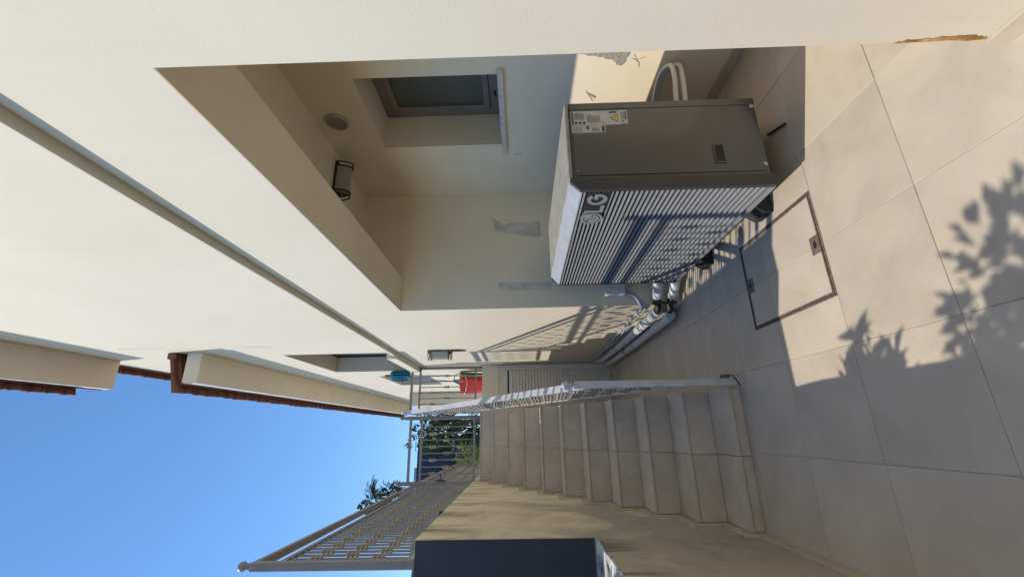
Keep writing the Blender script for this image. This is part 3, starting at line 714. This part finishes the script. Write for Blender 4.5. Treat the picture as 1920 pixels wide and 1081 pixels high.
# ------------------------------------------------------------------ access hatch in the floor, loose rod
ah = thing('access_hatch', (.853, 2.275, 0), 'square floor access hatch with rusty frame and two lifting plates', 'hatch')
hx0, hx1, hy0, hy1, t_ = .573, 1.133, 1.91, 2.637, .024
for a, b, c, d in ((hx0, hx1, hy0, hy0 + t_), (hx0, hx1, hy1 - t_, hy1), (hx0, hx0 + t_, hy0 + t_, hy1 - t_), (hx1 - t_, hx1, hy0 + t_, hy1 - t_)):
    MB().box(a, b, c, d, -.01, .0022).ob('frame_bar', 'hatch_metal', ah)
    if b - a > d - c: MB().box(a + .004, b - .004, (c + d) / 2 - .0022, (c + d) / 2 + .0022, .0023, .0034).ob('frame_gap', 'black', ah)
    else: MB().box((a + b) / 2 - .0022, (a + b) / 2 + .0022, c, d, .0023, .0034).ob('frame_gap', 'black', ah)
for y in (hy0 + t_ + .026, hy1 - t_ - .024):
    p = MB().box(.853 - .046, .853 + .046, y - .032, y + .032, -.008, .0042, .001).ob('lifting_plate', 'hatch_plate', ah)
    MB().prism([(.853 + .02 * math.cos(2 * math.pi * q / 14), y + .012 * math.sin(2 * math.pi * q / 14)) for q in range(14)], 2, .0043, .0052).ob('keyhole', 'black', p)
tag(MB().tube([(1.613, 2.085, .008), (1.564, 1.93, .008)], .006, 8).ob('metal_rod', 'black'), 'short dark metal rod lying on the shaded tiles by the heat pump', 'rod')

# ------------------------------------------------------------------ lamps and vent
def lamp(name, origin, mtx, label, frame, plate_disc=False):
    """bulkhead lamp: local z = out of the wall, local x = long axis"""
    t = thing(name, origin, label, 'lamp')
    def put(m_, nm, mat, par=None):
        m_.v = [tuple(mtx @ Vector(p) + Vector(origin)) for p in m_.v]; return m_.ob(nm, mat, par or t)
    put(MB().box(-.165, .165, -.062, .062, .001, .022, .004), 'back_plate', frame)
    gl = MB(); n = 12; vs = []
    for xx in (-.115, .115):
        for i in range(n + 1):
            a = math.pi * i / n; vs.append((xx, -.056 * math.cos(a), .024 + .103 * math.sin(a)))
    k = n + 1; fs = [(i, i + 1, k + i + 1, k + i) for i in range(n)] + [tuple(range(k - 1, -1, -1)), tuple(range(k, 2 * k)), (0, k, 2 * k - 1, n)]
    put(gl.add(vs, fs, False), 'glass', 'frost_glass')
    for xx in (-.155, -.118, .118, .155):
        put(MB().tube([(xx, -.062 * math.cos(math.pi * i / 14), .018 + .115 * math.sin(math.pi * i / 14)) for i in range(15)], .0065, 8), 'hoop', frame)
    for xx in (-.14, .14): put(MB().box(xx - .016, xx + .016, -.02, .02, .022, .05, .003), 'socket', frame)
    if plate_disc: put(MB().prism([(.25 + .11 * math.cos(2 * math.pi * i / 20), .055 * math.sin(2 * math.pi * i / 20)) for i in range(20)], 2, .001, .012), 'cover_disc', frame)
    return t
lamp('ceiling_lamp', (2.06, 3.10, ZC), Matrix(((1, 0, 0), (0, -1, 0), (0, 0, -1))), 'black caged bulkhead lamp with frosted glass on the alcove ceiling', 'lamp_frame')
lamp('wall_lamp', (XW, 5.80, 2.60), Matrix(((0, 0, -1), (0, 1, 0), (-1, 0, 0))), 'bronze caged bulkhead lamp on the sunlit house wall', 'lamp_bronze', True)
vt = thing('air_vent', (XB, 2.655, 2.862), 'round cream louvred air vent high on the alcove back wall', 'vent')
MB().lathe([(.085, -.0005), (.085, -.018), (.078, -.024), (.07, -.024), (.07, -.010)], (XB, 2.655, 2.862), 28, 'x').ob('rim', 'vent_cream', vt)
MB().lathe([(.069, -.004), (.069, -.008)], (XB, 2.655, 2.862), 24, 'x').ob('backing', 'black', vt)
for i in range(-4, 5):
    zz = i * .0152; hw = math.sqrt(max(.0685 ** 2 - zz ** 2, 1e-6))
    MB().prism([(-.016, zz - .001), (-.021, zz - .0025), (-.021, zz + .0012), (-.016, zz + .002)], 1, -hw, hw).ob('slat', 'vent_cream', vt, (XB, 2.655, 2.862))

# ------------------------------------------------------------------ things kept on the terrace
rb = thing('red_bucket', (.80, 7.72, ZT), 'red plastic bucket behind the terrace railing', 'bucket')
MB().lathe([(.125, 0), (.16, .44), (.168, .445), (.176, .455), (.176, .485), (.165, .49), (.155, .48), (.12, .02)], (.80, 7.72, ZT), 24).ob('body', 'red_plastic', rb)
MB().tube(bez([(.64, 7.72, ZT + .46), (.66, 7.62, ZT + .40), (.80, 7.53, ZT + .36), (.94, 7.62, ZT + .40), (.96, 7.72, ZT + .46)], 6), .006, 8).ob('handle', 'white_plastic', rb)
gb = thing('green_bucket', (.985, 7.95, ZT), 'green plastic bucket beside the red one on the terrace', 'bucket')
MB().lathe([(.09, 0), (.115, .50), (.125, .51), (.125, .54), (.11, .545), (.085, .02)], (.955, 8.0, ZT), 20).ob('body', 'green_plastic', gb)
MB().tube(bez([(.85, 8.0, ZT + .52), (.88, 7.93, ZT + .60), (.955, 7.9, ZT + .64), (1.03, 7.93, ZT + .60), (1.06, 8.0, ZT + .52)], 6), .008, 8).ob('handle', 'green_plastic', gb)
mp = thing('mop', (.97, 7.62, ZT), 'blue mop standing upside down against the house wall', 'mop')
MB().tube([(.95, 7.60, ZT), (.985, 7.62, ZT + 1.44)], .011, 10).ob('pole', 'white_plastic', mp)
mm = MB()
for i in range(46):
    a = random.uniform(0, 6.283); r_ = random.uniform(.03, .10); h0 = ZT + 1.74
    mm.tube(bez([(.985, 7.62, h0), (.985 + math.cos(a) * r_ * .8, 7.62 + math.sin(a) * r_ * .8, h0 - .03), (.985 + math.cos(a) * r_, 7.62 + math.sin(a) * r_, h0 - .18), (.985 + math.cos(a) * r_ * .85, 7.62 + math.sin(a) * r_ * .85, h0 - random.uniform(.27, .36))], 4), .012, 6)
mm.ob('mop_head', 'mop_blue', mp); MB().tube([(.985, 7.62, ZT + 1.40), (.988, 7.62, ZT + 1.84)], .016, 10).ob('socket', 'black', mp)
dp = thing('dustpan', (.86, 7.86, ZT), 'blue long-handled dustpan between the buckets', 'dustpan')
MB().prism([(.76, ZT + .42), (.90, ZT + .68), (.93, ZT + .66), (.93, ZT + .30)], 1, 7.92, 7.95).ob('pan', 'blue_plastic', dp)
MB().tube([(.9, 7.94, ZT + .64), (.955, 7.94, ZT + 1.35)], .009, 8).ob('handle', 'blue_plastic', dp)

# ------------------------------------------------------------------ foliage
def leaf(m_, p, d, up, L, W, fold=.25, bend=.25):
    d = d.normalized(); s_ = d.cross(up)
    if s_.length < 1e-3: s_ = d.cross(Vector((1, 0, 0)))
    s_.normalize(); u = s_.cross(d)
    a = p; b = p + d * L * .5 - u * bend * L * .1; c = p + d * L - u * bend * L * .5
    l_ = b + s_ * W / 2 + u * W * fold; r_ = b - s_ * W / 2 + u * W * fold
    m_.add([a, l_, c, r_, b], [(0, 4, 1), (1, 4, 2), (0, 3, 4), (3, 2, 4)])
def rv(): 
    while True:
        q = Vector((random.uniform(-1, 1), random.uniform(-1, 1), random.uniform(-1, 1)))
        if .05 < q.length < 1: return q
def crown(m_, c, rad, clumps, per, L, W, cl=.33, droop=.3):
    c = Vector(c)
    for k in range(clumps):
        q = rv(); q = q.normalized() * (q.length ** .5); cc = c + Vector((q.x * rad[0], q.y * rad[1], q.z * rad[2])); s_ = random.uniform(.6, 1.3) * cl
        for i in range(per):
            d = rv(); p = cc + Vector((d.x * rad[0], d.y * rad[1], d.z * rad[2])) * s_
            leaf(m_, p, (d.normalized() + q * .6 + Vector((0, 0, -droop))), Vector((0, 0, 1)), L * random.uniform(.6, 1.3), W * random.uniform(.7, 1.2))
def trunk(par, base, top, r0, limbs, mat='bark'):
    m_ = MB(); b, t = Vector(base), Vector(top); mid = (b + t) / 2 + Vector((.05, .04, 0)) * (t - b).length
    m_.tube(bez([b, mid, t], 5), [r0 * (1 - .55 * i / 10) for i in range(11)], 9)
    for l_ in limbs:
        l_ = Vector(l_); s_ = b + (t - b) * random.uniform(.6, .95); m_.tube(bez([s_, (s_ + l_) / 2 + Vector((0, 0, .12)), l_], 4), [r0 * .42 * (1 - .8 * i / 8) for i in range(9)], 7)
    m_.ob('trunk', mat, par)
# leafy plants behind the low wall (their shadow falls on the patio)
def leafy(loc, h, n, lab):
    t = thing('leafy_plant', loc, lab, 'plant'); m_ = MB(); b = Vector(loc); st_ = MB()
    for i in range(n):
        a = random.uniform(0, 6.283); lean = random.uniform(.02, .20) * h
        tip = b + Vector((math.cos(a) * lean * (.35 if math.cos(a) > 0 else 1), math.sin(a) * lean, h * random.uniform(.62, 1.0)))
        path = bez([b, (b + tip) / 2 + Vector((0, 0, .03)), tip], 5); st_.tube(path, [.007 - .0005 * k for k in range(len(path))], 6)
        for k in range(30):
            u = .35 + .65 * random.random(); p = b + (tip - b) * u; d = rv(); d.z = abs(d.z) * 1.6 + .35
            if d.x > 0: d.x *= .5
            leaf(m_, p, d, Vector((0, 0, 1)), random.uniform(.07, .13), random.uniform(.03, .05))
    m_.ob('leaves', 'leaf_mid', t); st_.ob('stem', 'bark', t)
for (y, x, h, lab) in ((2.54, -1.0, .62, 'leafy plant beside the dark wall end'), (2.38, -1.0, .80, 'tall leafy plant behind the white-topped low wall'), (2.24, -1.0, .74, 'leafy plant with upright stems next to the shrub'), (2.10, -1.02, .52, 'smallest leafy plant at the foot of the shrub')):
    leafy((x, y, .93), h, 7, lab)
def shrub(loc, rad, n, per, lab, mat='leaf_mid', L=.075, W=.04, name='leafy_shrub', cat='shrub'):
    t = thing(name, (loc[0], loc[1], loc[2]), lab, cat); c = (loc[0], loc[1], loc[2] + rad[2])
    m_ = MB(); crown(m_, c, rad, n, per, L, W, .3); m_.ob('crown', mat, t)
    trunk(t, loc, (loc[0], loc[1], loc[2] + rad[2] * .9), .03, [(loc[0] + random.uniform(-1, 1) * rad[0] * .7, loc[1] + random.uniform(-1, 1) * rad[1] * .7, loc[2] + rad[2] * random.uniform(1, 1.5)) for _ in range(6)])
shrub((-1.14, 1.74, .92), (.24, .33, .55), 34, 56, 'leafy garden shrub overtopping the low wall')
shrub((-1.2, 1.15, .92), (.30, .42, .53), 44, 62, 'widest leafy shrub along the low garden wall')

# greenery and buildings beyond the gate
t = thing('broadleaf_tree', (.35, 13.6, ZT - .1), 'dark green broadleaf tree behind the gate and house corner', 'tree')
m_ = MB(); crown(m_, (.05, 13.6, 3.85), (.62, .9, .95), 26, 34, .24, .10, .30, .9); m_.ob('crown', 'leaf_dark', t)
m_ = MB(); crown(m_, (.12, 13.2, 3.9), (.22, .25, .3), 5, 26, .26, .03, .6, 1.2); m_.ob('dry_leaves', 'leaf_straw', t)
trunk(t, (.35, 13.6, ZT - .1), (.15, 13.6, 3.9), .09, [(-.3, 13.4, 4.3), (.4, 13.9, 4.5), (-.2, 13.9, 3.6), (.1, 13.2, 4.4)])
t = thing('lime_bush', (-.62, 11.2, ZT), 'yellow-green bush beyond the stair gate', 'bush')
m_ = MB(); crown(m_, (-.62, 11.2, ZT + .52), (.36, .5, .52), 22, 30, .11, .055, .32, .1); m_.ob('crown', 'leaf_lime', t)
trunk(t, (-.62, 11.2, ZT - .01), (-.62, 11.2, ZT + .6), .03, [(-.8, 11.3, ZT + .8), (-.45, 11.1, ZT + .8), (-.6, 11.5, ZT + .7)])
t = thing('garden_tree', (-2.15, 14.0, 1.88), 'glossy dark green tree above the garden wall railing', 'tree')
m_ = MB(); crown(m_, (-2.0, 14.0, 5.65), (.48, .55, .62), 30, 40, .16, .075, .3, .1); m_.ob('crown', 'leaf_dark', t)
trunk(t, (-2.15, 14.0, 1.88), (-2.1, 14.0, 5.6), .12, [(-2.5, 14.2, 6.0), (-1.7, 13.8, 6.0), (-2.0, 14.3, 6.2), (-2.3, 13.7, 5.8)])
t = thing('palm_tree', (-1.72, 14.6, 1.88), 'small windblown palm with feathery fronds beyond the railing', 'tree')
trunk(t, (-1.95, 14.6, 1.88), (-1.85, 14.6, 6.25), .08, [])
for k in range(11):
    a = random.uniform(0, 6.283); m_ = MB(); L = random.uniform(.45, .7); el = random.uniform(.2, 1.1)
    for i in range(26):
        u = i / 25; p = Vector((-1.85, 14.6, 6.25)) + Vector((math.cos(a) * math.cos(el) * u * L, math.sin(a) * math.cos(el) * u * L, math.sin(el) * u * L - .45 * u * u * L))
        for s_ in (-1, 1):
            d = Vector((math.cos(a + s_ * 1.0), math.sin(a + s_ * 1.0), -.2)); leaf(m_, p, d, Vector((0, 0, 1)), .22 * (1 - .5 * u), .018, .1, .5)
    m_.ob('frond', 'leaf_mid', t)

nb = thing('navy_building', (-2.5, 26, 0), 'dark navy building with an open roof storey beyond the gate', 'building')
MB().box(-9, -1.0, 25, 33, -.1, 7.35).ob('wall', 'navy_far', nb)
MB().box(-.998, -.18, 25, 33, -.1, 5.30).ob('wall', 'navy_far', nb)
MB().box(-.998, -.27, 24.9, 33, 6.12, 7.32).ob('roof_canopy', 'dark_brown', nb)
MB().box(-9.1, -.998, 24.85, 25.0, 5.35, 5.5).ob('ledge', 'navy_far', nb)
MB().box(-.9, -.2, 24.93, 25.0, 5.28, 5.42).ob('parapet', 'far_wall', nb)
for x in (-2.6, -1.8):
    f_ = MB().box(x - .3, x + .3, 24.95, 24.999, 3.6, 4.9).ob('window', 'alu_dark', nb); MB().box(x - .25, x + .25, 24.94, 24.949, 3.66, 4.84).ob('pane', 'glass_dark', f_)
fb = thing('grey_building', (-3.4, 38, 0), 'pale blue-grey far building with a lattice of windows on its roof storey', 'building')
MB().box(-9, -2.75, 38, 44, -.1, 10.6).ob('wall', 'far_wall', fb)
for i in range(4):
    for j in range(2): MB().box(-3.5 + j * .36, -3.25 + j * .36, 37.9, 37.99, 9.0 + i * .38, 9.25 + i * .38).ob('window', 'alu_dark', fb)
